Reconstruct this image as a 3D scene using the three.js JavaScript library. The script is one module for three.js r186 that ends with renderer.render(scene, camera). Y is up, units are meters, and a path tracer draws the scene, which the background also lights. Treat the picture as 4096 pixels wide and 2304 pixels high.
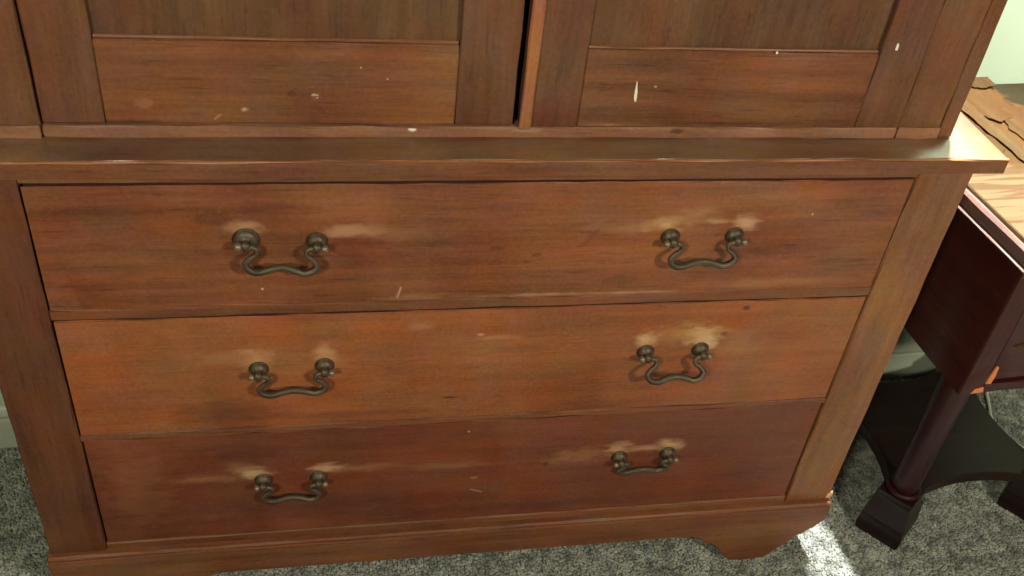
import * as THREE from 'three';
import { mergeGeometries, toCreasedNormals } from 'three/addons/utils/BufferGeometryUtils.js';

// ---------------------------------------------------------------- camera, light, exposure
const scene = new THREE.Scene();
scene.background = new THREE.Color().setRGB(0.011, 0.012, 0.008);      // the dim rest of the room
const camera = new THREE.PerspectiveCamera(31.87, 16 / 9, 0.05, 40);
camera.position.set(-0.233, 1.5312, 1.0611);
camera.rotation.set(-0.6696, -0.2401, 0.1234, 'YXZ');
scene.add(camera);
const renderer = new THREE.WebGLRenderer({ antialias: true });
renderer.toneMapping = THREE.LinearToneMapping;
renderer.toneMappingExposure = 1;
renderer.shadowMap.enabled = true;

const LAMP_LEFT = { at: [-1.2, 2.0, 2.0], power: 10.4, color: [1, 0.88, 0.70] };
const LAMP_RIGHT = { at: [1.15, 2.0, 2.0], power: 11.6, color: [1, 0.88, 0.70] };
const LAMP_WALL = { at: [0.765, 2.28, -0.29], power: 60, color: [1, 0.94, 0.97] };

// ---------------------------------------------------------------- noise
function rng(seed) { let a = seed >>> 0; return () => { a = (a + 0x6d2b79f5) >>> 0; let t = Math.imul(a ^ (a >>> 15), 1 | a); t = (t + Math.imul(t ^ (t >>> 7), 61 | t)) ^ t; return ((t ^ (t >>> 14)) >>> 0) / 4294967296; }; }
const PERM = new Float32Array(65536); { const r = rng(77); for (let i = 0; i < 65536; i++) PERM[i] = r() * 2 - 1; }
function vnoise(x, y) {
  const xi = Math.floor(x), yi = Math.floor(y); let fx = x - xi, fy = y - yi;
  fx = fx * fx * (3 - 2 * fx); fy = fy * fy * (3 - 2 * fy);
  const h = (a, b) => PERM[(Math.imul(a, 374761) + Math.imul(b, 668265) + ((a * b) & 1023) * 31 >>> 0) & 65535];
  const a = h(xi, yi), b = h(xi + 1, yi), c = h(xi, yi + 1), d = h(xi + 1, yi + 1);
  return a + (b - a) * fx + (c - a) * fy + (a - b - c + d) * fx * fy;
}
function fbm(x, y, o = 3) { let s = 0, a = 0.55, f = 1; for (let i = 0; i < o; i++) { s += a * vnoise(x * f + i * 17.3, y * f - i * 9.7); a *= 0.5; f *= 2.1; } return s; }
const clamp = (x, a = 0, b = 1) => Math.min(b, Math.max(a, x));
const smooth = (a, b, x) => { const t = clamp((x - a) / (b - a)); return t * t * (3 - 2 * t); };
const toS = (c) => Math.round(255 * (c <= 0.0031308 ? 12.92 * c : 1.055 * Math.pow(clamp(c), 1 / 2.4) - 0.055));
const mix3 = (a, b, t) => [a[0] + (b[0] - a[0]) * t, a[1] + (b[1] - a[1]) * t, a[2] + (b[2] - a[2]) * t];

// ---------------------------------------------------------------- materials
// A wood surface of W x H metres, grain along u. marks(x, y, c) may change the colour (bare wood, stains, paint specks).
function woodMaterial({ W, H, w, h, seed, mid, contrast = 1, blotch = 1, hue = 1, rough = 0.5, marks, ring = 1, spec = 0.5 }) {
  const px = new Uint8Array(w * h * 4), bp = new Uint8Array(w * h * 4), o = seed * 13.7;
  for (let j = 0; j < h; j++) for (let i = 0; i < w; i++) {
    const x = (i + 0.5) / w * W, y = (j + 0.5) / h * H;
    const wy = y + 0.006 * fbm(x * 3.1 + o, y * 9 + o, 2);
    const s1 = fbm(x * 4 + o, wy * 85 - o, 3), s2 = fbm(x * 22 - o, wy * 420 + o, 2);
    const rg = Math.sin(6.283 * (wy * 26 + 2.2 * fbm(x * 1.4 + o * 2, y * 6 + o, 2)));
    const b1 = fbm(x * 7 + o * 3, y * 13 - o, 3), b2 = fbm(x * 13 - o, y * 21 + o * 2, 3), g = fbm(x * 260 + o, y * 260, 2);
    const pore = smooth(0.36, 0.60, fbm(x * 26 + o, wy * 360 - o * 2, 2));
    let k = 1 + contrast * (0.19 * s1 + 0.13 * s2 + 0.05 * ring * rg - 0.22 * pore) + blotch * 0.30 * b1 + 0.17 * g;
    k = Math.max(0.25, k);
    const b3 = fbm(x * 30 + o, y * 40 - o, 2);
    let c = [mid[0] * k * (1 + hue * 0.12 * b2), mid[1] * k * (1 - hue * 0.16 * b2 + hue * 0.10 * b1), mid[2] * k * (1 - hue * 0.28 * b2 + hue * 0.40 * b3)];
    if (marks) c = marks(x, y, c) || c;
    const q = (j * w + i) * 4;
    px[q] = toS(c[0]); px[q + 1] = toS(c[1]); px[q + 2] = toS(c[2]); px[q + 3] = 255;
    const hgt = Math.round(255 * clamp(0.55 + 0.25 * s2 + 0.2 * s1 - 0.3 * pore + 0.15 * b1)); bp[q] = bp[q + 1] = bp[q + 2] = hgt; bp[q + 3] = 255;
  }
  const tex = (d, srgb) => { const t = new THREE.DataTexture(d, w, h, THREE.RGBAFormat); t.wrapS = t.wrapT = THREE.MirroredRepeatWrapping; t.magFilter = THREE.LinearFilter; t.minFilter = THREE.LinearFilter; if (srgb) t.colorSpace = THREE.SRGBColorSpace; t.needsUpdate = true; return t; };
  const m = new THREE.MeshPhysicalMaterial({ map: tex(px, true), bumpMap: tex(bp), bumpScale: 0.0005, roughness: rough, specularIntensity: spec });
  m.userData.size = [W, H];
  return m;
}
// bare, pale wood with a ragged outline along the grain
const PALE = [0.50, 0.295, 0.165];
function worn(x, y, cx, cy, rx, ry, seed, edge = 1.0) {
  const dx = (x - cx) / rx, dy = (y - cy) / ry, d = 1 - Math.sqrt(dx * dx + dy * dy);
  return smooth(-0.05, edge, d + 0.42 * fbm(x * 60 + seed, y * 150 + seed, 3) + 0.22 * fbm(x * 20 - seed, y * 60, 2) - 0.05);
}
const spot = (x, y, cx, cy, rx, ry = rx) => { const a = (x - cx) / rx, b = (y - cy) / ry; return 1 - smooth(0.6, 1.1, Math.sqrt(a * a + b * b) + 0.35 * fbm(x * 300 + cx * 50, y * 300, 2)); };

const DX = 0.574;                                                      // half the drawer width
const D1 = { y0: 0.6492, y1: 0.8379 }, D2 = { y0: 0.4160, y1: 0.6284 }, D3 = { y0: 0.1685, y1: 0.3997 };
const frontMarks = (y0, list) => (u, v, c) => { const x = u - DX, y = v + y0; for (const f of list) { const r = f(x, y); if (r && r[0] > 0) c = mix3(c, r[1], Math.min(1, r[0])); } return c; };
const bare = (cx, cy, rx, ry, s, a = 0.8, col = PALE, edge = 1.0, k = ry > 0.0065 ? 1.3 : 1) => (x, y) => Math.abs(x - cx) < rx * 1.7 && Math.abs(y - cy) < ry * 2.3 ? [Math.min(1, a * 1.15) * worn(x, y, cx, cy, rx, ry * k, s, edge), col] : null;
const dot = (cx, cy, rx, ry, col, a = 0.9) => (x, y) => Math.abs(x - cx) < rx * 2 && Math.abs(y - cy) < (ry || rx) * 2 ? [a * spot(x, y, cx, cy, rx, ry || rx), col] : null;
const line = (x0, y0, x1, y1, r, col, a = 0.7) => (x, y) => { const dx = x1 - x0, dy = y1 - y0, t = clamp(((x - x0) * dx + (y - y0) * dy) / (dx * dx + dy * dy)), d = Math.hypot(x - x0 - t * dx, y - y0 - t * dy); return d < r * 2 ? [a * (1 - smooth(0.4, 1.3, d / r + 0.4 * fbm(x * 200, y * 200, 2))), col] : null; };
const DARK = [0.055, 0.02, 0.012], CREAM = [0.62, 0.46, 0.28], WHITE = [0.85, 0.82, 0.72], TAN = [0.36, 0.185, 0.085];

const matD1 = woodMaterial({ W: 2 * DX, H: D1.y1 - D1.y0, w: 1536, h: 256, seed: 3, mid: [0.216, 0.0774, 0.0327], marks: frontMarks(D1.y0, [
  bare(-0.195, 0.767, 0.060, 0.011, 5, 0.55), bare(-0.13, 0.763, 0.09, 0.012, 6, 0.3, TAN), bare(-0.322, 0.774, 0.030, 0.014, 7, 0.6),
  bare(0.225, 0.769, 0.045, 0.012, 8, 0.9, [0.52, 0.31, 0.15]), bare(0.17, 0.766, 0.075, 0.012, 9, 0.5, TAN), bare(0.275, 0.786, 0.05, 0.016, 10, 0.6, TAN), bare(0.345, 0.771, 0.028, 0.015, 11, 0.85), bare(0.300, 0.774, 0.03, 0.006, 41, 0.5),
  dot(0.0553, 0.7224, 0.008, 0.004, DARK, 0.45), dot(0.0428, 0.7106, 0.006, 0.003, DARK, 0.45), line(-0.1265, 0.672, -0.131, 0.655, 0.0016, PALE, 0.8),
  bare(0.06, 0.653, 0.11, 0.004, 12, 0.55), bare(-0.10, 0.655, 0.10, 0.008, 13, 0.35, TAN), bare(0.20, 0.652, 0.10, 0.004, 14, 0.4), dot(-0.3081, 0.6763, 0.0022, 0.0022, CREAM), bare(0.40, 0.662, 0.12, 0.012, 15, 0.35, TAN),
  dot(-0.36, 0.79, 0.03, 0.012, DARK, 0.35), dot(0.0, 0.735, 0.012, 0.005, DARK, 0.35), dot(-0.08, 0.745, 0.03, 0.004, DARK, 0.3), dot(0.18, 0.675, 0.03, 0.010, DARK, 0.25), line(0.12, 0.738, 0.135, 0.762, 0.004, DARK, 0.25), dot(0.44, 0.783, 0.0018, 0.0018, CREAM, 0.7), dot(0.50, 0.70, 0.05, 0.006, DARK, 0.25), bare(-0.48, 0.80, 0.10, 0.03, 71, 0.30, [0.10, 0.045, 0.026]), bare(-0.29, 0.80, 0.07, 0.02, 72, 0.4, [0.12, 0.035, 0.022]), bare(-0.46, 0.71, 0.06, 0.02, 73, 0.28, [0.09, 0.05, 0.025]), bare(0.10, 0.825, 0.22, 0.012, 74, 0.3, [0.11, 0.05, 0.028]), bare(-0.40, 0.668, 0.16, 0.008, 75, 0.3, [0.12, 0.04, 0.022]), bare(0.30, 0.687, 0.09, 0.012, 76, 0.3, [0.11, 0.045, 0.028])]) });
const matD2 = woodMaterial({ W: 2 * DX, H: D2.y1 - D2.y0, w: 1536, h: 288, seed: 8, contrast: 0.62, blotch: 0.7, mid: [0.271, 0.0936, 0.0344], marks: frontMarks(D2.y0, [
  bare(-0.325, 0.551, 0.032, 0.019, 15, 0.65, [0.48, 0.27, 0.14]), bare(-0.23, 0.553, 0.022, 0.020, 16, 0.75, [0.50, 0.30, 0.14]), bare(-0.37, 0.552, 0.06, 0.016, 17, 0.45, TAN), bare(-0.225, 0.535, 0.05, 0.026, 51, 0.4, TAN),
  bare(0.241, 0.557, 0.026, 0.019, 18, 0.95, [0.56, 0.35, 0.19]), bare(0.330, 0.558, 0.036, 0.024, 19, 1, [0.56, 0.36, 0.20], 0.7), bare(0.30, 0.57, 0.08, 0.024, 20, 0.55, [0.45, 0.24, 0.07]), bare(0.39, 0.545, 0.07, 0.03, 50, 0.35, TAN), dot(0.362, 0.566, 0.006, 0.004, DARK, 0.5),
  dot(0.3853, 0.6151, 0.006, 0.005, [0.06, 0.03, 0.05], 0.8), dot(-0.0484, 0.4584, 0.012, 0.0025, DARK, 0.7), dot(-0.0099, 0.582, 0.006, 0.003, PALE, 0.7), bare(-0.36, 0.447, 0.12, 0.024, 77, 0.5, [0.115, 0.042, 0.024]), bare(-0.20, 0.434, 0.30, 0.008, 78, 0.45, [0.13, 0.045, 0.026]), bare(-0.43, 0.60, 0.06, 0.02, 79, 0.25, [0.40, 0.17, 0.06]), bare(0.12, 0.50, 0.12, 0.02, 80, 0.25, [0.18, 0.08, 0.035]), dot(0.05, 0.55, 0.05, 0.008, [0.16, 0.06, 0.03], 0.3), bare(0.02, 0.575, 0.05, 0.006, 21, 0.3, PALE), bare(-0.10, 0.60, 0.03, 0.008, 22, 0.25, PALE)]) });
const matD3 = woodMaterial({ W: 2 * DX, H: D3.y1 - D3.y0, w: 1536, h: 308, seed: 14, contrast: 0.6, blotch: 0.8, mid: [0.162, 0.0506, 0.0241], marks: frontMarks(D3.y0, [
  bare(-0.342, 0.311, 0.036, 0.014, 25, 0.95, [0.50, 0.33, 0.17]), bare(-0.230, 0.313, 0.036, 0.013, 26, 0.85), bare(-0.41, 0.302, 0.075, 0.010, 27, 0.4, TAN), bare(-0.17, 0.309, 0.07, 0.008, 28, 0.4, TAN), bare(-0.36, 0.325, 0.03, 0.012, 44, 0.35, TAN),
  bare(0.242, 0.315, 0.034, 0.018, 29, 0.8), bare(0.328, 0.319, 0.032, 0.016, 30, 0.9), bare(0.29, 0.313, 0.05, 0.008, 31, 0.6), bare(0.17, 0.305, 0.09, 0.022, 32, 0.35, TAN), bare(-0.03, 0.30, 0.10, 0.012, 45, 0.25, TAN),
  bare(-0.51, 0.29, 0.075, 0.11, 33, 0.5, [0.26, 0.10, 0.045]), dot(-0.0127, 0.3779, 0.0022, 0.0022, CREAM, 0.8), line(0.0, 0.239, 0.018, 0.231, 0.0014, PALE, 0.6), dot(0.004, 0.268, 0.008, 0.004, PALE, 0.3), dot(0.12, 0.29, 0.004, 0.004, DARK, 0.7), bare(-0.36, 0.355, 0.12, 0.028, 82, 0.5, [0.085, 0.026, 0.020]), bare(-0.10, 0.37, 0.22, 0.022, 83, 0.4, [0.09, 0.028, 0.020]), bare(-0.25, 0.225, 0.16, 0.03, 84, 0.45, [0.080, 0.024, 0.021]), bare(0.10, 0.19, 0.35, 0.014, 86, 0.4, [0.085, 0.030, 0.020])]) });
const matCross = woodMaterial({ W: 1.5, H: 0.35, w: 1536, h: 384, seed: 21, mid: [0.170, 0.0678, 0.0310] });
const matPost = woodMaterial({ W: 1.2, H: 0.35, w: 1280, h: 384, seed: 27, contrast: 0.75, mid: [0.217, 0.0917, 0.0378] });
const matPostShaded = woodMaterial({ W: 1.2, H: 0.2, w: 1024, h: 192, seed: 29, contrast: 0.9, blotch: 1.2, mid: [0.119, 0.0449, 0.0224] });  // left post only: falloff of light at the lower left painted into the colour
const matUpperPost = woodMaterial({ W: 1.2, H: 0.2, w: 1024, h: 192, seed: 30, contrast: 0.85, mid: [0.157, 0.0726, 0.0344] });
const doorMarks = (x0, y0, list) => (u, v, c) => frontMarks(0, list)(u + DX + x0, v + y0, c);
const mUp = [0.158, 0.060, 0.035];
const matDoorRail = woodMaterial({ W: 1.2, H: 0.14, w: 1408, h: 192, seed: 33, contrast: 1.15, mid: [0.174, 0.0688, 0.0292], marks: doorMarks(-0.6, 0.88, [
  dot(-0.3166, 0.9177, 0.006, 0.0045, [0.3, 0.16, 0.09], 0.6), dot(-0.233, 0.936, 0.008, 0.006, [0.26, 0.13, 0.07], 0.4), dot(-0.26, 0.94, 0.006, 0.005, DARK, 0.4), dot(0.19, 0.955, 0.002, 0.002, CREAM, 0.5),
  dot(-0.43, 0.925, 0.012, 0.008, [0.3, 0.15, 0.085], 0.5), bare(0.14, 0.90, 0.04, 0.004, 61, 0.6, TAN), bare(-0.45, 0.901, 0.09, 0.005, 60, 0.7, DARK), line(-0.352, 0.905, -0.345, 0.911, 0.0012, PALE, 0.5), bare(0.3, 0.902, 0.16, 0.005, 62, 0.6, DARK)]) });
const matDoorUp = woodMaterial({ W: 1.1, H: 0.3, w: 1152, h: 320, seed: 39, contrast: 0.9, mid: [0.139, 0.0592, 0.0301] });
const matPanel = woodMaterial({ W: 1.0, H: 0.9, w: 768, h: 768, seed: 44, contrast: 0.95, blotch: 1, mid: [0.125, 0.0592, 0.0275] });
const matSlab = woodMaterial({ W: 1.5, H: 0.5, w: 1536, h: 384, seed: 50, contrast: 0.6, mid: [0.167, 0.0917, 0.0473], rough: 0.36, spec: 0.9, blotch: 1.1, marks: doorMarks(-0.75, 0, [
  dot(-0.4, 0.30, 0.003, 0.002, PALE, 0.5)]) });
matSlab.clearcoat = 1; matSlab.clearcoatRoughness = 0.3;
const matLip = woodMaterial({ W: 1.5, H: 0.2, w: 1536, h: 128, seed: 54, contrast: 0.7, mid: [0.237, 0.1165, 0.0654], hue: 0.7, marks: doorMarks(-0.75, 0.8, [dot(-0.1154, 0.8935, 0.005, 0.0025, WHITE), dot(0.03, 0.893, 0.02, 0.004, [0.27, 0.2, 0.14], 0.7), dot(0.23, 0.892, 0.012, 0.004, DARK, 0.7)]) });
const matAstragal = woodMaterial({ W: 1.1, H: 0.1, w: 768, h: 96, seed: 57, contrast: 0.8, mid: [0.333, 0.1432, 0.0619] });
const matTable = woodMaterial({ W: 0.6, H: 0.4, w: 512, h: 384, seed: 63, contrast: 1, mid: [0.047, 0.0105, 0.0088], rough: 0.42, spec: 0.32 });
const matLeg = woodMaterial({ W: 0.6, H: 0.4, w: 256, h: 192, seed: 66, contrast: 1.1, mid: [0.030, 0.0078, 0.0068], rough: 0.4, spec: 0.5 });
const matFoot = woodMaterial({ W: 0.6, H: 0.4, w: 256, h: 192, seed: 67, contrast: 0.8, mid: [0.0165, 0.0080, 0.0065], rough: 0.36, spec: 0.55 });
const matMould = woodMaterial({ W: 0.6, H: 0.1, w: 512, h: 64, seed: 65, contrast: 0.8, mid: [0.150, 0.092, 0.076], rough: 0.38, spec: 1 });  // glossy lamp reflection on the table edge painted in as a paler base
const matTop = woodMaterial({ W: 0.62, H: 0.62, w: 640, h: 640, seed: 70, contrast: 0.5, mid: [0.0150, 0.0132, 0.0045], rough: 0.75, spec: 0.2, marks: (u, v, c) => {
  const old = smooth(-0.006, 0.006, u - 0.262 - 0.33 * (v - 0.025) + 0.03 * fbm(u * 40, v * 40, 3));            // dark finish left only at the back right; tan ground, then pale ground in front
  const gr = fbm(u * 90, v * 9, 3); c = mix3([0.060 * (1 + 0.35 * gr), 0.031 * (1 + 0.35 * gr), 0.0088 * (1 + 0.3 * gr)], c, old);
  const t = smooth(-0.02, 0.015, v - 0.27 + 0.05 * fbm(u * 14, v * 6, 3) - 0.10 * u);      // where the veneer is gone the pale ground shows, streaked across
  const s = fbm(u * 7, v * 120, 3), streak = smooth(0.0, 0.35, s);
  return mix3(c, mix3([0.118, 0.076, 0.036], [0.070, 0.042, 0.018], streak), t);
} });
const flakeMat = (seed, mid) => woodMaterial({ W: 0.3, H: 0.3, w: 192, h: 192, seed, mid, contrast: 0.8, rough: 0.85, spec: 0.2 });
const matFlake = [flakeMat(81, [0.052, 0.028, 0.0085]), flakeMat(83, [0.042, 0.022, 0.0066]), flakeMat(85, [0.064, 0.037, 0.0125])];
const matGap = new THREE.MeshStandardMaterial({ color: new THREE.Color().setRGB(0.045, 0.015, 0.011), roughness: 0.9 });
const matInside = new THREE.MeshStandardMaterial({ color: new THREE.Color().setRGB(0.03, 0.014, 0.01), roughness: 0.9 });
const matBare = woodMaterial({ W: 0.1, H: 0.1, w: 64, h: 64, seed: 90, mid: [0.62, 0.37, 0.21], contrast: 0.8, rough: 0.8 });
const matChip = woodMaterial({ W: 0.1, H: 0.1, w: 64, h: 64, seed: 92, mid: [0.60, 0.22, 0.07], contrast: 0.6, rough: 0.8 });

function grainTexture(n, fn, srgb) { const d = new Uint8Array(n * n * 4); for (let j = 0; j < n; j++) for (let i = 0; i < n; i++) { const c = fn(i / n, j / n), q = (j * n + i) * 4; d[q] = c[0]; d[q + 1] = c[1]; d[q + 2] = c[2]; d[q + 3] = 255; } const t = new THREE.DataTexture(d, n, n, THREE.RGBAFormat); t.wrapS = t.wrapT = THREE.MirroredRepeatWrapping; t.magFilter = t.minFilter = THREE.LinearFilter; if (srgb) t.colorSpace = THREE.SRGBColorSpace; t.needsUpdate = true; return t; }
const bronzeMap = grainTexture(128, (u, v) => { const k = 1 + 0.9 * fbm(u * 9, v * 9, 3), g = 1 + 0.3 * fbm(u * 5 + 9, v * 5, 2); return [toS(0.092 * k), toS(0.074 * k * g), toS(0.045 * k)]; }, true);
const matBronze = new THREE.MeshStandardMaterial({ map: bronzeMap, metalness: 0.4, roughness: 0.5 });
const matBronzeWorn = new THREE.MeshStandardMaterial({ color: new THREE.Color().setRGB(0.24, 0.19, 0.125), metalness: 0.55, roughness: 0.42 });
const matWall = new THREE.MeshStandardMaterial({ color: new THREE.Color().setRGB(0.47, 0.63, 0.43), roughness: 0.75 });
const matBase = new THREE.MeshStandardMaterial({ color: new THREE.Color().setRGB(0.46, 0.53, 0.40), roughness: 0.45 });
const carpetMap = grainTexture(512, (u, v) => { const k = 0.17 + 0.10 * fbm(u * 130, v * 130, 2) + 0.05 * fbm(u * 60, v * 60, 2); return [toS(k), toS(k * 1.04), toS(k * 0.8)]; }, true);
const matCarpet = new THREE.MeshStandardMaterial({ map: carpetMap, roughness: 1 });
const matCord = new THREE.MeshStandardMaterial({ color: new THREE.Color().setRGB(0.66, 0.66, 0.50), roughness: 0.5 });

// ---------------------------------------------------------------- geometry helpers
// A board with eased, slightly uneven edges, long side along `ax`, between two corners; uv in metres with the grain along `grain`.
function board(lo, hi, { grain = 'x', ch = 0.0015, wob = 0.0004, seg = 0.04, seed = 1, off = [0, 0], size = null, org = null } = {}) {
  const c = [0, 1, 2].map((k) => (lo[k] + hi[k]) / 2), s = [0, 1, 2].map((k) => hi[k] - lo[k]);
  const A = 'xyz'.indexOf(grain), B = (A + 1) % 3, C = (A + 2) % 3;
  ch = Math.min(ch, s[B] / 3, s[C] / 3, s[A] / 3);
  const n = Math.max(1, Math.min(60, Math.round(s[A] / seg)));
  const at = [-s[A] / 2]; for (let i = 0; i <= n; i++) at.push(-s[A] / 2 + ch + (s[A] - 2 * ch) * i / n); at.push(s[A] / 2);
  const ring = (t, inset) => {
    const b = s[B] / 2 - inset, d = s[C] / 2 - inset, e = ch;
    return [[b, d - e], [b - e, d], [-b + e, d], [-b, d - e], [-b, -d + e], [-b + e, -d], [b - e, -d], [b, -d + e]].map(([p, q], k) => {
      const v = [0, 0, 0], w = inset > 0 ? 0 : wob; v[A] = t;
      v[B] = p + w * vnoise(t * 31 + seed * 7.7 + k * 3.1, seed + k); v[C] = q + w * vnoise(t * 37 - seed * 5.3 + k * 1.7, seed - k);
      return [v[0] + c[0], v[1] + c[1], v[2] + c[2]];
    });
  };
  const rings = at.map((t, i) => ring(t, i === 0 || i === at.length - 1 ? ch * 0.9 : 0)), pos = [];
  const tri = (a, b, d) => pos.push(...a, ...b, ...d);
  for (let i = 0; i + 1 < rings.length; i++) for (let k = 0; k < 8; k++) { const k2 = (k + 1) % 8, a = rings[i][k], b = rings[i][k2], d = rings[i + 1][k2], e = rings[i + 1][k]; tri(a, e, d); tri(a, d, b); }
  const first = rings[0], last = rings[rings.length - 1];
  for (let k = 1; k < 7; k++) { tri(first[0], first[k], first[k + 1]); tri(last[0], last[k + 1], last[k]); }
  return finish(pos, { grain, off, size, org, dir: c });
}
// positions (triangle soup) -> geometry facing outwards from its middle, uv by the face's main direction
function finish(pos, { grain = 'x', off = [0, 0], size = null, org = null, crease = 0.6, flip = true } = {}) {
  let g = new THREE.BufferGeometry(); g.setAttribute('position', new THREE.Float32BufferAttribute(pos, 3));
  if (flip) orient(g);
  g = toCreasedNormals(g, crease);
  return planarUV(g, grain, off, size, org);
}
function orient(g) {                                                   // signed volume tells which way the faces look
  const p = g.attributes.position.array; let v = 0;
  for (let i = 0; i < p.length; i += 9) v += p[i] * (p[i + 4] * p[i + 8] - p[i + 5] * p[i + 7]) - p[i + 1] * (p[i + 3] * p[i + 8] - p[i + 5] * p[i + 6]) + p[i + 2] * (p[i + 3] * p[i + 7] - p[i + 4] * p[i + 6]);
  if (v < 0) for (let i = 0; i < p.length; i += 9) for (let k = 0; k < 3; k++) { const t = p[i + 3 + k]; p[i + 3 + k] = p[i + 6 + k]; p[i + 6 + k] = t; }
}
function planarUV(g, grain = 'x', off = [0, 0], size = [1, 1], org = null) {
  const p = g.attributes.position.array, uv = new Float32Array(p.length / 3 * 2), a = 'xyz'.indexOf(grain), o = org || [0, 0, 0];
  const S = size || [1, 1];
  for (let i = 0, t = 0; i < p.length; i += 9, t += 6) {
    const ux = p[i + 3] - p[i], uy = p[i + 4] - p[i + 1], uz = p[i + 5] - p[i + 2], vx = p[i + 6] - p[i], vy = p[i + 7] - p[i + 1], vz = p[i + 8] - p[i + 2];
    const nn = [Math.abs(uy * vz - uz * vy), Math.abs(uz * vx - ux * vz), Math.abs(ux * vy - uy * vx)];
    const main = nn.indexOf(Math.max(...nn)); let b = [0, 1, 2].find((k) => k !== a && k !== main);
    for (let k = 0; k < 3; k++) { const P = [p[i + 3 * k] - o[0], p[i + 3 * k + 1] - o[1], p[i + 3 * k + 2] - o[2]]; uv[t + 2 * k] = (P[a] + off[0]) / S[0]; uv[t + 2 * k + 1] = (P[b] + off[1]) / S[1]; }
  }
  g.setAttribute('uv', new THREE.BufferAttribute(uv, 2));
  return g;
}
const B = (lo, hi, m, o = {}) => board(lo, hi, { size: m.userData.size, ...o });
function soup(g) { return g.index ? g.toNonIndexed() : g; }
function metresUV(g, m, grain = 'y', off = [0, 0]) { return planarUV(soup(g), grain, off, m.userData.size); }
const used = {};
function numbered(name) { const n = used[name] = (used[name] ?? -1) + 1; return n ? `${name}_${String(n).padStart(3, '0')}` : name; }
function mesh(name, geos, m, parent) {
  const list = (Array.isArray(geos) ? geos : [geos]).map(soup);
  const o = new THREE.Mesh(list.length > 1 ? mergeGeometries(list.map((g) => { for (const k of Object.keys(g.attributes)) if (!['position', 'normal', 'uv'].includes(k)) g.deleteAttribute(k); return g; })) : list[0], m);
  o.name = parent ? name : numbered(name); o.castShadow = o.receiveShadow = true; (parent || scene).add(o); return o;
}
function thing(name, label, category, at = [0, 0, 0], turn = 0) { const g = new THREE.Group(); g.name = numbered(name); g.position.set(...at); g.rotation.y = turn; g.userData = { label, category }; scene.add(g); return g; }
function group(name, parent, at = [0, 0, 0]) { const g = new THREE.Group(); g.name = name; g.position.set(...at); parent.add(g); return g; }
function structure(o, label) { o.userData = { kind: 'structure', ...(label ? { label } : {}) }; return o; }

// ---------------------------------------------------------------- setting: carpeted floor, wall, baseboard
const floor = structure(mesh('carpet_floor', planarUV(soup(new THREE.PlaneGeometry(7, 6).rotateX(-Math.PI / 2).translate(0.3, -0.0012, 2.4)), 'x', [0, 0], [0.6, 0.6]), matCarpet), 'speckled grey green carpet');
{
  const r = rng(5), blob = new THREE.IcosahedronGeometry(1, 0), spots = [];
  const step = 0.0047;
  const area = [[-1.15, -0.62, -0.385, 0.36], [-0.62, 0.60, -0.16, 0.36], [0.60, 1.62, -0.47, 0.36]];
  for (const [x0, x1, z0, z1] of area) for (let x = x0; x < x1; x += step) for (let z = z0; z < z1; z += step) spots.push([x + (r() - 0.5) * step * 0.9, z + (r() - 0.5) * step * 0.9]);
  const pile = new THREE.InstancedMesh(blob, new THREE.MeshStandardMaterial({ roughness: 1 }), spots.length);
  pile.name = 'carpet_pile'; pile.userData = { kind: 'stuff' }; pile.castShadow = pile.receiveShadow = true;
  const M = new THREE.Matrix4(), q = new THREE.Quaternion(), e = new THREE.Euler(), c = new THREE.Color();
  spots.forEach(([x, z], i) => {
    const k = 0.0022 + 0.0015 * r(), y = 0.0012 * r() - 0.0006 + 0.0010 * vnoise(x * 90, z * 90);
    e.set(r() * 6, r() * 6, r() * 6); q.setFromEuler(e); M.compose(new THREE.Vector3(x, y, z), q, new THREE.Vector3(k, k * (0.9 + r()), k)); pile.setMatrixAt(i, M);
    let t = clamp(0.5 + 0.62 * fbm(x * 62, z * 62, 2) + 0.50 * (r() - 0.5));
    const g = 0.12 + 0.34 * t; c.setRGB(g * (0.85 + 0.11 * r()), g * 1.0, g * (0.77 + 0.16 * r())); pile.setColorAt(i, c);
  });
  floor.add(pile);
}
const WALL_TURN = 0.038, wallZ = (x) => -0.387 - (x + 0.832) * 0.038;
const wall = structure(mesh('wall', metresLess(new THREE.BoxGeometry(5.6, 2.7, 0.12), 'x'), matWall), 'pale green painted wall behind the press');
function metresLess(g, grain) { return planarUV(soup(g), grain, [0, 0], [0.5, 0.5]); }
wall.rotation.y = WALL_TURN; wall.position.set(0.3 - 0.06 * Math.sin(WALL_TURN), 1.35 - 0.01, wallZ(0.3) - 0.06);
{
  // baseboard with a rounded cap, a run along the wall
  const s = new THREE.Shape(); s.moveTo(0, 0); s.lineTo(0.013, 0); s.lineTo(0.013, 0.072); s.lineTo(0.011, 0.078); s.quadraticCurveTo(0.0165, 0.086, 0.012, 0.094); s.quadraticCurveTo(0.008, 0.102, 0.003, 0.105); s.lineTo(0, 0.105); s.closePath();
  const g = new THREE.ExtrudeGeometry(s, { depth: 5.4, bevelEnabled: false, curveSegments: 6 }).rotateY(-Math.PI / 2).translate(2.7, 0, 0);
  // the shape's x looks out of the wall (+z)
  const b = mesh('baseboard', metresLess(g.rotateY(0), 'x'), matBase, wall); b.position.set(0, -1.34, 0.0605);
}

// ---------------------------------------------------------------- the linen press
const press = thing('linen_press', 'worn reddish brown wooden linen press, panelled doors above three drawers with swan neck pulls', 'linen press');
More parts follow.
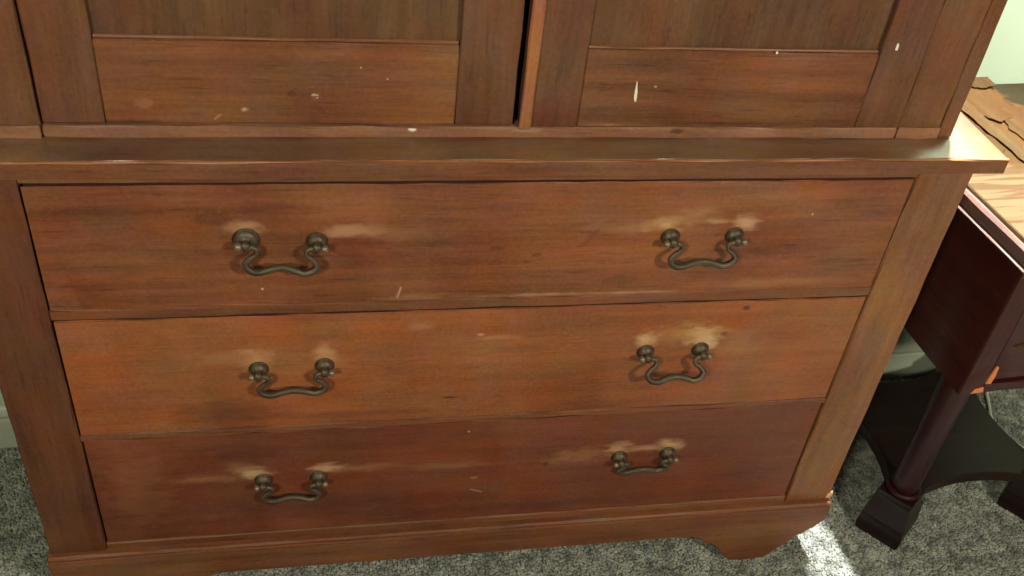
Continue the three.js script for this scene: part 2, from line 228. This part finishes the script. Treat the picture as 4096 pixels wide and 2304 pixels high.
// lower chest
mesh('carcass', [B([-0.655, 0.10, -0.37], [0.655, 0.855, -0.021], matInside.userData.size ? matInside : matPost, {})], matInside, press);
for (const s of [-1, 1]) {
  const x0 = s < 0 ? -0.661 : 0.577, x1 = s < 0 ? -0.577 : 0.661;
  mesh('corner_post', B([x0, 0.150, -0.02], [x1, 0.8575, 0.0], s < 0 ? matPostShaded : matPost, { grain: 'y', wob: 0.0008, ch: 0.0022, seed: 4 + s, off: [0, s * 0.13 + 0.2] }), s < 0 ? matPostShaded : matPost, press);
  mesh('side_board', B([s < 0 ? -0.661 : 0.656, 0.03, -0.37], [s < 0 ? -0.656 : 0.661, 0.8575, -0.0215], matPost, { grain: 'y', seed: 9 + s }), matPost, press);
}
mesh('top_rail', B([-0.5765, 0.8415, -0.02], [0.5765, 0.8575, -0.0005], matCross, { seed: 2, off: [0.75, 0.02] }), matCross, press);
mesh('drawer_rail', B([-0.5765, 0.6315, -0.02], [0.5765, 0.6480, -0.0008], matCross, { seed: 5, wob: 0.0009, off: [0.75, 0.07] }), matCross, press);
mesh('drawer_rail', B([-0.5765, 0.4035, -0.02], [0.5765, 0.4145, -0.0008], matCross, { seed: 6, wob: 0.0009, off: [0.75, 0.21] }), matCross, press);
mesh('bottom_rail', B([-0.5765, 0.150, -0.02], [0.5765, 0.1665, -0.0022], matCross, { seed: 7, off: [0.75, 0.11] }), matCross, press);
// drawers, each with two bail pulls on round bosses
function boss(big) {                                                    // dome and post, axis along z, base at z = 0
  const r = big ? 0.0152 : 0.0120;
  const dome = new THREE.LatheGeometry([[0, 0.0], [r * 1.12, 0.0], [r * 1.14, 0.0016], [r * 1.04, 0.0022], [r * 1.0, 0.0040], [r * 0.88, 0.0068], [r * 0.66, 0.0088], [0.0066, 0.0098], [0.0056, 0.0118], [0.0066, 0.0142], [0.0070, 0.0180], [0.0052, 0.0212], [0, 0.0222]].map(([a, b]) => new THREE.Vector2(a, b)), 20).rotateX(Math.PI / 2);
  return dome;
}
function bail(half, swing, seed) {                                      // swan neck: ball, through the post, in and down, out again, and a bar that rises in the middle
  const r = rng(seed), j = () => (r() - 0.5) * 0.0012, h = half;
  const P = [[-h - 0.007, 0], [-h + 0.006, 0], [-h + 0.0125, -0.0035 + j()], [-h + 0.0125, -0.0095], [-h + 0.004, -0.0168 + j()], [-h - 0.0005, -0.0245], [-h + 0.005, -0.0332 + j()], [-h + 0.0165, -0.0360], [-h * 0.42, -0.0330], [0, -0.0288 + j()], [h * 0.42, -0.0330], [h - 0.0165, -0.0360], [h - 0.005, -0.0332 + j()], [h + 0.0005, -0.0245], [h - 0.004, -0.0168 + j()], [h - 0.0125, -0.0095], [h - 0.0125, -0.0035 + j()], [h - 0.006, 0], [h + 0.007, 0]];
  const g = new THREE.TubeGeometry(new THREE.CatmullRomCurve3(P.map(([x, y]) => new THREE.Vector3(x, y * Math.cos(swing), -y * Math.sin(swing)))), 120, 0.0035, 10);
  const p = g.attributes.position, nrm = g.attributes.normal, cs = Math.cos(swing);   // cast: heavier towards the grip
  for (let i = 0; i < p.count; i++) { const k = 0.0014 * smooth(0.006, 0.034, -p.getY(i) / cs) + 0.00025 * vnoise(p.getX(i) * 260 + seed, p.getY(i) * 260); p.setXYZ(i, p.getX(i) + nrm.getX(i) * k, p.getY(i) + nrm.getY(i) * k, p.getZ(i) + nrm.getZ(i) * k); }
  return g;
}
function drawer(d, mat, seed, dz, pulls) {
  const f = mesh('drawer', B([-DX, d.y0, dz - 0.0026], [DX, d.y1, dz], mat, { seed, ch: 0.0008, wob: 0.0011, org: [-DX, d.y0, 0] }), mat, press);
  mesh('drawer_body', B([-DX + 0.001, d.y0 + 0.0012, -0.0205], [DX - 0.001, d.y1 - 0.0016, dz - 0.0027], matPost, {}), matGap, f);
  for (const [xa, ya, xb, yb, swing, bigA, s] of pulls) {
    const h = (xb - xa) / 2, cx = (xa + xb) / 2, cy = (ya + yb) / 2, tilt = Math.atan2(yb - ya, xb - xa);
    [[xa, ya, bigA], [xb, yb, false]].forEach(([x, y, big]) => { const k = mesh('handle_boss', boss(big), matBronze, f); k.position.set(x, y, dz); });
    const b = mesh('bail_pull', bail(h, swing, s), matBronze, f); b.position.set(cx, cy, dz + 0.0172); b.rotation.z = tilt;
    for (const e of [-1, 1]) { const k = mesh('ball_end', new THREE.SphereGeometry(e < 0 && bigA ? 0.0062 : 0.0052, 14, 10), matBronzeWorn, f); k.position.set(cx + e * (h + 0.0095) * Math.cos(tilt), cy + e * (h + 0.0095) * Math.sin(tilt), dz + 0.0172); }
  }
  return f;
}
drawer(D1, matD1, 11, -0.0004, [[-0.3235, 0.7575, -0.2358, 0.7528, 0.15, true, 1], [0.2392, 0.7496, 0.3318, 0.7502, 0.16, false, 2]]).userData.label = 'top drawer front with strong horizontal grain';
drawer(D2, matD2, 12, -0.0010, [[-0.3209, 0.5325, -0.2303, 0.5345, 0.02, false, 3], [0.2438, 0.5357, 0.3302, 0.5365, 0.50, false, 4]]).userData.label = 'middle drawer front of paler orange wood';
drawer(D3, matD3, 13, -0.0045, [[-0.3275, 0.2947, -0.2436, 0.2942, -0.06, false, 5], [0.2438, 0.2975, 0.3269, 0.3006, -0.30, false, 6]]).userData.label = 'bottom drawer front of darker wood';
// plinth board with a bracket foot at each end
{
  const pts = [[0.30, 0.084], [0.36, 0.0845], [0.4080, 0.0835], [0.4230, 0.0800], [0.4359, 0.0715], [0.4400, 0.0625], [0.4520, 0.0610], [0.4640, 0.0530], [0.4740, 0.0400], [0.4860, 0.0200], [0.5035, 0.0045], [0.5250, 0.0010], [0.5495, 0.0005], [0.5754, 0.0075], [0.5938, 0.0300], [0.6216, 0.0620], [0.6500, 0.0860], [0.6640, 0.1030], [0.6660, 0.1250], [0.6660, 0.1430]];
  const s = new THREE.Shape(); s.moveTo(-0.6660, 0.1430); for (const [x, y] of pts.slice().reverse()) s.lineTo(-x, y); for (const [x, y] of pts) s.lineTo(x, y); s.closePath();
  const g = new THREE.ExtrudeGeometry(s, { depth: 0.020, bevelEnabled: true, bevelThickness: 0.002, bevelSize: 0.002, bevelOffset: -0.002, bevelSegments: 2 }).translate(0, 0, -0.012);
  const plinth = mesh('plinth', planarUV(soup(g), 'x', [0.75, 0.05], matCross.userData.size), matCross, press);
  mesh('plinth_moulding', B([-0.6660, 0.1432, -0.015], [0.6660, 0.1520, 0.0095], matCross, { seed: 16, ch: 0.0034, wob: 0.0007, off: [0.6, 0.29] }), matCross, plinth);
  for (const e of [-1, 1]) {
    const t = new THREE.Shape(); t.moveTo(0, 0.1430); t.lineTo(0, 0.06); t.lineTo(0.06, 0.012); t.lineTo(0.11, 0.008); t.lineTo(0.15, 0.06); t.lineTo(0.20, 0.084); t.lineTo(0.30, 0.084); t.lineTo(0.32, 0.0); t.lineTo(0.35, 0.0); t.lineTo(0.35, 0.143); t.closePath();
    const h = new THREE.ExtrudeGeometry(t, { depth: 0.012, bevelEnabled: false }).rotateY(Math.PI / 2).translate(e > 0 ? 0.6485 : -0.6605, 0, -0.0135);
    mesh('side_plinth', planarUV(soup(h), 'z', [0, 0], matCross.userData.size), matCross, plinth);
  }
  const c = new THREE.IcosahedronGeometry(0.011, 1), p = c.attributes.position, r = rng(3);
  for (let i = 0; i < p.count; i++) { const k = 0.75 + 0.35 * vnoise(p.getX(i) * 200 + 3, p.getY(i) * 200 + p.getZ(i) * 90); p.setXYZ(i, p.getX(i) * k * 0.75, p.getY(i) * k * 1.25, p.getZ(i) * k * 0.5); }
  c.computeVertexNormals();
  const chip = mesh('broken_edge', planarUV(soup(c), 'y', [0, 0], [0.1, 0.1]), matBare, press); chip.position.set(0.6605, 0.164, -0.001); chip.userData.label = 'pale broken wood at the lower right corner';
}
// ledge between chest and cupboard
mesh('ledge', B([-0.694, 0.858, -0.385], [0.694, 0.8800, 0.0116], matSlab, { seed: 17, ch: 0.0016, wob: 0.0008, off: [0.75, 0.385] }), matSlab, press);
const ledgeFront = mesh('ledge_edge', B([-0.6935, 0.8578, 0.0133], [0.6935, 0.8786, 0.0158], matCross, { seed: 18, ch: 0.0010, wob: 0.0006, off: [0.7, 0.17] }), matCross, press);
mesh('worn_arris', B([-0.6930, 0.8788, 0.0118], [0.6930, 0.8806, 0.0154], matAstragal, { seed: 19, ch: 0.0007, wob: 0.0009, off: [0.7, 0.03] }), matAstragal, ledgeFront);
// upper cupboard
mesh('cupboard_carcass', B([-0.633, 0.8812, -0.385], [0.633, 2.04, -0.0675], matPost, {}), matInside, press);
for (const s of [-1, 1]) {
  const X = (a, b) => (s < 0 ? [-b, -a] : [a, b]);
  const [a0, a1] = X(0.5485, 0.6125), [b0, b1] = X(0.6137, 0.6352);
  mesh('cupboard_post', B([a0, 0.8806, -0.0665], [a1, 2.04, -0.0420], matUpperPost, { grain: 'y', seed: 20 + s, wob: 0.0012, ch: 0.002, off: [0.3, 0.4 + s * 0.1] }), matUpperPost, press);
  mesh('cupboard_side', B([b0, 0.8806, -0.385], [b1, 2.04, -0.0423], matUpperPost, { grain: 'y', seed: 24 + s, wob: 0.0006, off: [0.1, 0.7 + s * 0.1] }), matUpperPost, press);
}
mesh('cupboard_rail', B([-0.5472, 0.8806, -0.0665], [0.5472, 0.8968, -0.0385], matLip, { seed: 26, ch: 0.0022, wob: 0.0009, off: [0.75, -0.8] }), matLip, press);
for (const [a, b, k] of [[-0.6120, -0.5490, 1], [0.5490, 0.6120, 2]]) mesh('post_block', B([a, 0.8804, -0.0418], [b, 0.8950 + 0.001 * k, -0.0392], matLip, { seed: 28 + k, ch: 0.001, wob: 0.0012, off: [0.75, -0.8] }), matLip, press);
mesh('cornice', B([-0.66, 2.041, -0.385], [0.66, 2.12, 0.0], matCross, { seed: 27 }), matCross, press);
function door(x0, x1, zf, y0, st0, st1, seed, panelBottom) {
  const d = group('door', press), zb = zf - 0.020, y1 = 2.02;
  mesh('stile', B([x0, y0, zb], [st0, y1, zf], matDoorUp, { grain: 'y', seed, wob: 0.0008, off: [0.2, seed * 0.11] }), matDoorUp, d);
  mesh('stile', B([st1, y0, zb], [x1, y1, zf], matDoorUp, { grain: 'y', seed: seed + 1, wob: 0.0008, off: [0.4, seed * 0.17] }), matDoorUp, d);
  mesh('rail', B([st0 + 0.0004, y0, zb], [st1 - 0.0004, panelBottom, zf - 0.0006], matDoorRail, { seed: seed + 2, wob: 0.0006, off: [0.6, -0.88] }), matDoorRail, d);
  mesh('rail', B([st0 + 0.0004, 1.92, zb], [st1 - 0.0004, y1, zf - 0.0006], matDoorRail, { seed: seed + 3, off: [0.6, -0.88] }), matDoorRail, d);
  mesh('panel', B([st0 - 0.004, panelBottom - 0.004, zb + 0.002], [st1 + 0.004, 1.924, zf - 0.0085], matPanel, { grain: 'y', seed: seed + 4, wob: 0.0002, off: [0.1, 0.55] }), matPanel, d);
  mesh('bead', [B([st0 + 0.0006, panelBottom + 0.0003, zf - 0.0084], [st1 - 0.0006, panelBottom + 0.0034, zf - 0.0040], matLip, { seed: seed + 5, ch: 0.001, wob: 0.0006, off: [0.7, -0.62] })], matLip, d);
  return d;
}
const ld = door(-0.5452, 0.0108, -0.0425, 0.8985, -0.4765, -0.0622, 31, 1.0050); ld.userData.label = 'left cupboard door';
const rd = door(0.0205, 0.5470, -0.0405, 0.8968, 0.0945, 0.4836, 41, 1.0035); rd.userData.label = 'right cupboard door with a dribble of white paint on its lower rail';
mesh('astragal', B([0.0188, 0.8955, -0.0403], [0.0345, 2.02, -0.0345], matAstragal, { grain: 'y', ch: 0.0022, wob: 0.0007, seed: 45, off: [0.1, 0] }), matAstragal, rd);
// dried paint on the doors: thin raised splashes with ragged outlines
const matPaint = new THREE.MeshStandardMaterial({ color: new THREE.Color().setRGB(0.80, 0.76, 0.64), roughness: 0.7 }), matPaintDull = new THREE.MeshStandardMaterial({ color: new THREE.Color().setRGB(0.42, 0.30, 0.18), roughness: 0.8 });
function splash(parent, x, y, z, w, h, seed, m, tail = 0) {
  const s = new THREE.Shape(), n = 26;
  for (let i = 0; i <= n; i++) { const a = i / n * 6.2832, k = 1 + 0.55 * vnoise(Math.cos(a) * 2.1 + seed * 3.7, Math.sin(a) * 2.1 - seed), up = Math.max(0, Math.sin(a)); const px = w * Math.cos(a) * k * (1 - 0.55 * tail * up), py = h * Math.sin(a) * (tail ? 1 : k) + tail * h * 0.7 * Math.pow(up, 3); i ? s.lineTo(px, py) : s.moveTo(px, py); }
  const g = new THREE.ExtrudeGeometry(s, { depth: 0.0003, bevelEnabled: true, bevelThickness: 0.0004, bevelSize: 0.0005, bevelSegments: 2 });
  const o = mesh('paint_splash', g, m, parent); o.position.set(x, y, z); o.rotation.z = tail ? 0.088 : 0; return o;
}
splash(rd, 0.1660, 0.9440, -0.0410, 0.0017, 0.0105, 1, matPaint, 1);
splash(rd, 0.5033, 1.0149, -0.0404, 0.0018, 0.0040, 2, matPaint, 0.4);
splash(rd, 0.3404, 1.0048, -0.0400, 0.0013, 0.0013, 3, matPaint);
splash(rd, 0.19, 0.955, -0.0410, 0.0008, 0.0009, 9, matPaintDull);
for (const [x, y, w, h, k] of [[-0.2331, 0.9383, 0.0034, 0.0010, 4], [-0.2308, 0.9346, 0.0007, 0.0010, 5], [-0.3166, 0.9180, 0.0024, 0.0014, 6], [-0.1472, 0.9603, 0.0008, 0.0007, 7], [-0.1790, 0.9749, 0.0007, 0.0007, 8]]) splash(ld, x, y, -0.0430, w, h, k, matPaintDull);

// ---------------------------------------------------------------- the side table at the right
const table = thing('side_table', 'dark mahogany side table with torn veneer top, standing against the wall right of the press', 'table', [0.772, 0, 0.047], 0.0785);
{
  const W = 0.485, D = 0.440, H0 = 0.456, H1 = 0.7255;
  // box: side boards, frame and a drawer in the front
  mesh('side_panel', B([0, H0, -D], [0.018, H1, -0.0005], matTable, { grain: 'z', seed: 51, off: [0.1, 0.03] }), matTable, table);
  mesh('side_panel', B([W - 0.018, H0, -D], [W, H1, -0.0005], matTable, { grain: 'z', seed: 52, off: [0.3, 0.1] }), matTable, table);
  mesh('back_panel', B([0.0185, H0, -D], [W - 0.0185, H1, -D + 0.018], matTable, { seed: 53 }), matTable, table);
  mesh('front_post', B([0.0005, H0, -0.0195], [0.040, H1 - 0.001, 0.0015], matTable, { grain: 'y', seed: 54 }), matTable, table);
  mesh('front_post', B([W - 0.048, H0, -0.0195], [W - 0.0005, H1 - 0.001, 0.0015], matTable, { grain: 'y', seed: 55 }), matTable, table);
  mesh('front_rail', B([0.0405, H0, -0.0195], [W - 0.0485, H0 + 0.020, 0.0012], matTable, { seed: 56, wob: 0.0012 }), matTable, table);
  mesh('bottom_board', B([0.019, H0 + 0.002, -D + 0.019], [W - 0.019, H0 + 0.012, -0.020], matTable, { seed: 57 }), matTable, table);
  const dr = mesh('drawer', B([0.0420, H0 + 0.0260, -0.0195], [W - 0.0500, H1 - 0.006, -0.0010], matTable, { seed: 58, wob: 0.0012, off: [0.2, 0.3] }), matTable, table);
  const chipShape = (list, t) => { const s = new THREE.Shape(list.map(([x, y]) => new THREE.Vector2(x, y))); return planarUV(soup(new THREE.ExtrudeGeometry(s, { depth: t, bevelEnabled: true, bevelThickness: 0.0006, bevelSize: 0.0008, bevelSegments: 1 })), 'y', [0, 0], [0.1, 0.1]); };
  const sp = mesh('splinter', chipShape([[0, 0], [0.009, -0.001], [0.0105, 0.012], [0.0085, 0.034], [0.0045, 0.036], [0.002, 0.02]], 0.003), matChip, dr); sp.position.set(0.0420, H0 + 0.022, -0.0012);
  const sc = mesh('splinter', chipShape([[0, 0], [0.02, 0.004], [0.024, 0.0095], [0.031, 0.006], [0.08, 0.005], [0.08, -0.002], [0.03, -0.003]], 0.0015), matFlake[2], dr); sc.position.set(0.062, H0 + 0.098, -0.0012);
  const s3 = mesh('splinter', chipShape([[0, 0], [0.022, 0.001], [0.018, 0.011], [0.004, 0.008]], 0.001), matChip, table); s3.position.set(0.022, H0 + 0.003, 0.0013);
  // legs: block foot, cove, ring, plain turned column
  const ANG = 0.70 - 0.0785, spots = [[0.0786, -0.081], [W - 0.0786, -0.081], [0.0786, -D + 0.06], [W - 0.0786, -D + 0.06]];
  for (const [x, z] of spots) {
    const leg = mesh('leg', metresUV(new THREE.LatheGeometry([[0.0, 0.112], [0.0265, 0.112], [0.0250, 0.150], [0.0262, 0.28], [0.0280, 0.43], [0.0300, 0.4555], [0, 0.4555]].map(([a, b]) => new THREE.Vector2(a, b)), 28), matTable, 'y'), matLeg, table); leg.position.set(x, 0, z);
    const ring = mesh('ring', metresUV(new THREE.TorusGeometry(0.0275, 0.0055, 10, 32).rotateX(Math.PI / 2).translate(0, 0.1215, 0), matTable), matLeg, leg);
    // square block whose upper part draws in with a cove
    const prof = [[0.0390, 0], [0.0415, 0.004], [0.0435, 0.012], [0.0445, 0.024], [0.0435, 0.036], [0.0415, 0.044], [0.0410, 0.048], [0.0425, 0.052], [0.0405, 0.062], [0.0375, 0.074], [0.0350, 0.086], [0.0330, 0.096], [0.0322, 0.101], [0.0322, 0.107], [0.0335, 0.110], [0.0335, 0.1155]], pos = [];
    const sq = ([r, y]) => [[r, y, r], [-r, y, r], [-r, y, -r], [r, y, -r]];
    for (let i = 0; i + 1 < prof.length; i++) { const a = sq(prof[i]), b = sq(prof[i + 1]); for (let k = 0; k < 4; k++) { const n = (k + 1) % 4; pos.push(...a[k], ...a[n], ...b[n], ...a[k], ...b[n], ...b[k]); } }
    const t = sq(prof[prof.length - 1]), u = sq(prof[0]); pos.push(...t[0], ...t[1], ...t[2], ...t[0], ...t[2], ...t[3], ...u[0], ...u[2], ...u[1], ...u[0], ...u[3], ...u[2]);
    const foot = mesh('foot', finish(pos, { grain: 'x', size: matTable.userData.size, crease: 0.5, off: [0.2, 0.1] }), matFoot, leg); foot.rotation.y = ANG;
  }
  // platform with four hollowed sides between the feet
  {
    const [[ax, az], [bx], , [, dz]] = spots, cx = (ax + bx) / 2, cz = (az + dz) / 2, hx = (bx - ax) / 2, hz = (az - dz) / 2, s = new THREE.Shape(), e = 0.020, sag = 0.040;
    s.moveTo(-hx - e, -hz); s.lineTo(-hx, -hz - e); s.quadraticCurveTo(0, -hz - e + 2 * sag, hx, -hz - e); s.lineTo(hx + e, -hz); s.quadraticCurveTo(hx + e - 2 * sag, 0, hx + e, hz); s.lineTo(hx, hz + e); s.quadraticCurveTo(0, hz + e - 2 * sag, -hx, hz + e); s.lineTo(-hx - e, hz); s.quadraticCurveTo(-hx - e + 2 * sag, 0, -hx - e, -hz); s.closePath();
    const g = new THREE.ExtrudeGeometry(s, { depth: 0.021, bevelEnabled: true, bevelThickness: 0.002, bevelSize: 0.002, bevelSegments: 2, curveSegments: 24 }).rotateX(-Math.PI / 2).translate(cx, 0.084, cz);
    mesh('platform', planarUV(soup(g), 'x', [0, 0], matFoot.userData.size), matFoot, table);
  }
  // top with moulded edge
  const top = mesh('tabletop', B([-0.004, H1 + 0.0005, -0.476], [W + 0.004, 0.7555, 0.006], matTop, { grain: 'x', seed: 60, org: [-0.03, 0, -0.51] }), matTop, table);
  for (const [lo, hi, g] of [[[-0.0165, H1 + 0.0008, -0.462], [-0.0045, 0.7515, 0.018], 'z'], [[W + 0.0045, H1 + 0.0008, -0.462], [W + 0.0165, 0.7515, 0.018], 'z'], [[-0.004, H1 + 0.0008, 0.0065], [W + 0.004, 0.7515, 0.018], 'x']])
    mesh('edge_moulding', B(lo, hi, matMould, { grain: g, seed: 61, ch: 0.0045, wob: 0.0006 }), matMould, top);
  mesh('edge_bead', [B([-0.0195, H1 - 0.0035, -0.462], [-0.0002, H1 + 0.0002, 0.0205], matMould, { grain: 'z', seed: 62, ch: 0.0013 }), B([0, H1 - 0.0035, 0.0018], [W, H1 + 0.0002, 0.0205], matMould, { seed: 62, ch: 0.0013 })], matMould, top);
  // torn, lifted sheets of veneer
  const c = Math.cos(0.0785), s = Math.sin(0.0785), toLocal = ([x, z]) => [(x - 0.772) * c - (z - 0.047) * s, (x - 0.772) * s + (z - 0.047) * c];
  const sheets = [
    [[[0.955, -0.462], [0.986, -0.458], [0.982, -0.424], [0.950, -0.416], [0.925, -0.43]], 1, 0.005, 0.03],
    [[[0.91, -0.43], [0.983, -0.443], [0.972, -0.39], [0.986, -0.368], [0.955, -0.316], [0.924, -0.300], [0.896, -0.322], [0.885, -0.40]], 0, 0.0015, -0.006],
    [[[0.95, -0.35], [1.02, -0.36], [1.03, -0.30], [0.99, -0.24], [0.94, -0.22], [0.925, -0.28]], 0, 0.0012, 0.01],
    [[[0.880, -0.41], [0.900, -0.405], [0.895, -0.33], [0.915, -0.20], [0.890, -0.17], [0.876, -0.26], [0.868, -0.34]], 2, 0.0030, 0.012],
    [[[0.845, -0.38], [0.868, -0.385], [0.866, -0.30], [0.880, -0.215], [0.862, -0.20], [0.842, -0.29]], 1, 0.0012, 0.005],
    [[[0.79, -0.33], [0.842, -0.36], [0.838, -0.26], [0.850, -0.19], [0.800, -0.185], [0.782, -0.22]], 0, 0.001, 0.0],
    [[[0.93, -0.21], [1.0, -0.23], [1.0, -0.16], [0.94, -0.15], [0.90, -0.165]], 2, 0.002, 0.02]];
  sheets.forEach(([pts, k, lift, tilt], i) => {
    const L = pts.map(toLocal), r = rng(300 + i), ragged = [];
    L.forEach((a, q) => { const b = L[(q + 1) % L.length], n = 5; for (let t = 0; t < n; t++) { const f = t / n, w = t ? 0.006 : 0.002; ragged.push(new THREE.Vector2(a[0] + (b[0] - a[0]) * f + (r() - 0.5) * w, -(a[1] + (b[1] - a[1]) * f + (r() - 0.5) * w))); } });
    const mx = L.reduce((t, p) => t + p[0], 0) / L.length, mz = L.reduce((t, p) => t + p[1], 0) / L.length;
    const sh = new THREE.Shape(ragged.map((v) => new THREE.Vector2(v.x - mx, v.y + mz)));
    const g = new THREE.ExtrudeGeometry(sh, { depth: 0.0014, bevelEnabled: false }).rotateX(-Math.PI / 2);
    const o = mesh('veneer_sheet', planarUV(soup(g), 'z', [i * 0.07, 0.1], [0.3, 0.3]), matFlake[k], top); o.position.set(mx, 0.7562 + lift + Math.abs(tilt) * 0.05, mz); o.rotation.set(tilt, 0, tilt * 1.5);
  });
}

// ---------------------------------------------------------------- cord on the carpet
{
  const P = [[1.33, -0.46], [1.29, -0.42], [1.250, -0.34], [1.229, -0.285], [1.2330, -0.250], [1.2450, -0.228], [1.28, -0.18], [1.36, -0.12]].map(([x, z]) => new THREE.Vector3(x, 0.0075, z));
  const o = mesh('power_cord', new THREE.TubeGeometry(new THREE.CatmullRomCurve3(P), 80, 0.0038, 8), matCord); o.userData = { label: 'thin pale cord lying in a curve on the carpet behind the side table legs', category: 'cord' };
}

// ---------------------------------------------------------------- the lamps that light the room (outside the frame)
const metal = new THREE.MeshStandardMaterial({ color: new THREE.Color().setRGB(0.2, 0.18, 0.15), metalness: 0.8, roughness: 0.4 });
function lampLight(parent, at, L, soft) { const l = new THREE.PointLight(new THREE.Color().setRGB(...L.color), L.power, 0, 2); l.position.set(...at); l.castShadow = true; l.shadow.radius = soft; parent.add(l); return l; }
function globe(parent, at, r, L) { const m = new THREE.MeshStandardMaterial({ color: 0xffffff, emissive: new THREE.Color().setRGB(...L.color), emissiveIntensity: 2 }); const b = mesh('lamp_globe', new THREE.SphereGeometry(r, 24, 16), m, parent); b.position.set(...at); b.castShadow = false; return b; }
for (const [L, label] of [[LAMP_LEFT, 'floor lamp with round globe standing behind the viewer at the left'], [LAMP_RIGHT, 'floor lamp with round globe standing behind the viewer at the right']]) {
  const [x, y, z] = L.at, t = thing('floor_lamp', label, 'floor lamp', [x, 0, z]);
  mesh('lamp_pole', new THREE.LatheGeometry([[0, 0], [0.14, 0], [0.14, 0.015], [0.03, 0.03], [0.011, 0.06], [0.011, y - 0.10], [0.03, y - 0.085], [0, y - 0.083]].map(([a, b]) => new THREE.Vector2(a, b)), 24), metal, t);
  globe(t, [0, y, 0], 0.13, L); lampLight(t, [0, y, 0], L, 6.2);
}
{
  const [x, y, z] = LAMP_WALL.at, zw = wallZ(x), t = thing('wall_lamp', 'small bracket lamp high on the green wall beside the cupboard', 'wall lamp', [x, y, zw]);
  mesh('wall_plate', new THREE.CylinderGeometry(0.045, 0.05, 0.014, 24).rotateX(Math.PI / 2).translate(0, 0.12, 0.008), metal, t);
  mesh('lamp_arm', new THREE.TubeGeometry(new THREE.CatmullRomCurve3([[0, 0.12, 0.01], [0, 0.13, 0.07], [0, 0.11, z - zw], [0, 0.04, z - zw]].map((p) => new THREE.Vector3(...p))), 24, 0.007, 10), metal, t);
  globe(t, [0, 0, z - zw], 0.022, LAMP_WALL); lampLight(t, [0, 0, z - zw], LAMP_WALL, 1);
}

renderer.render(scene, camera);
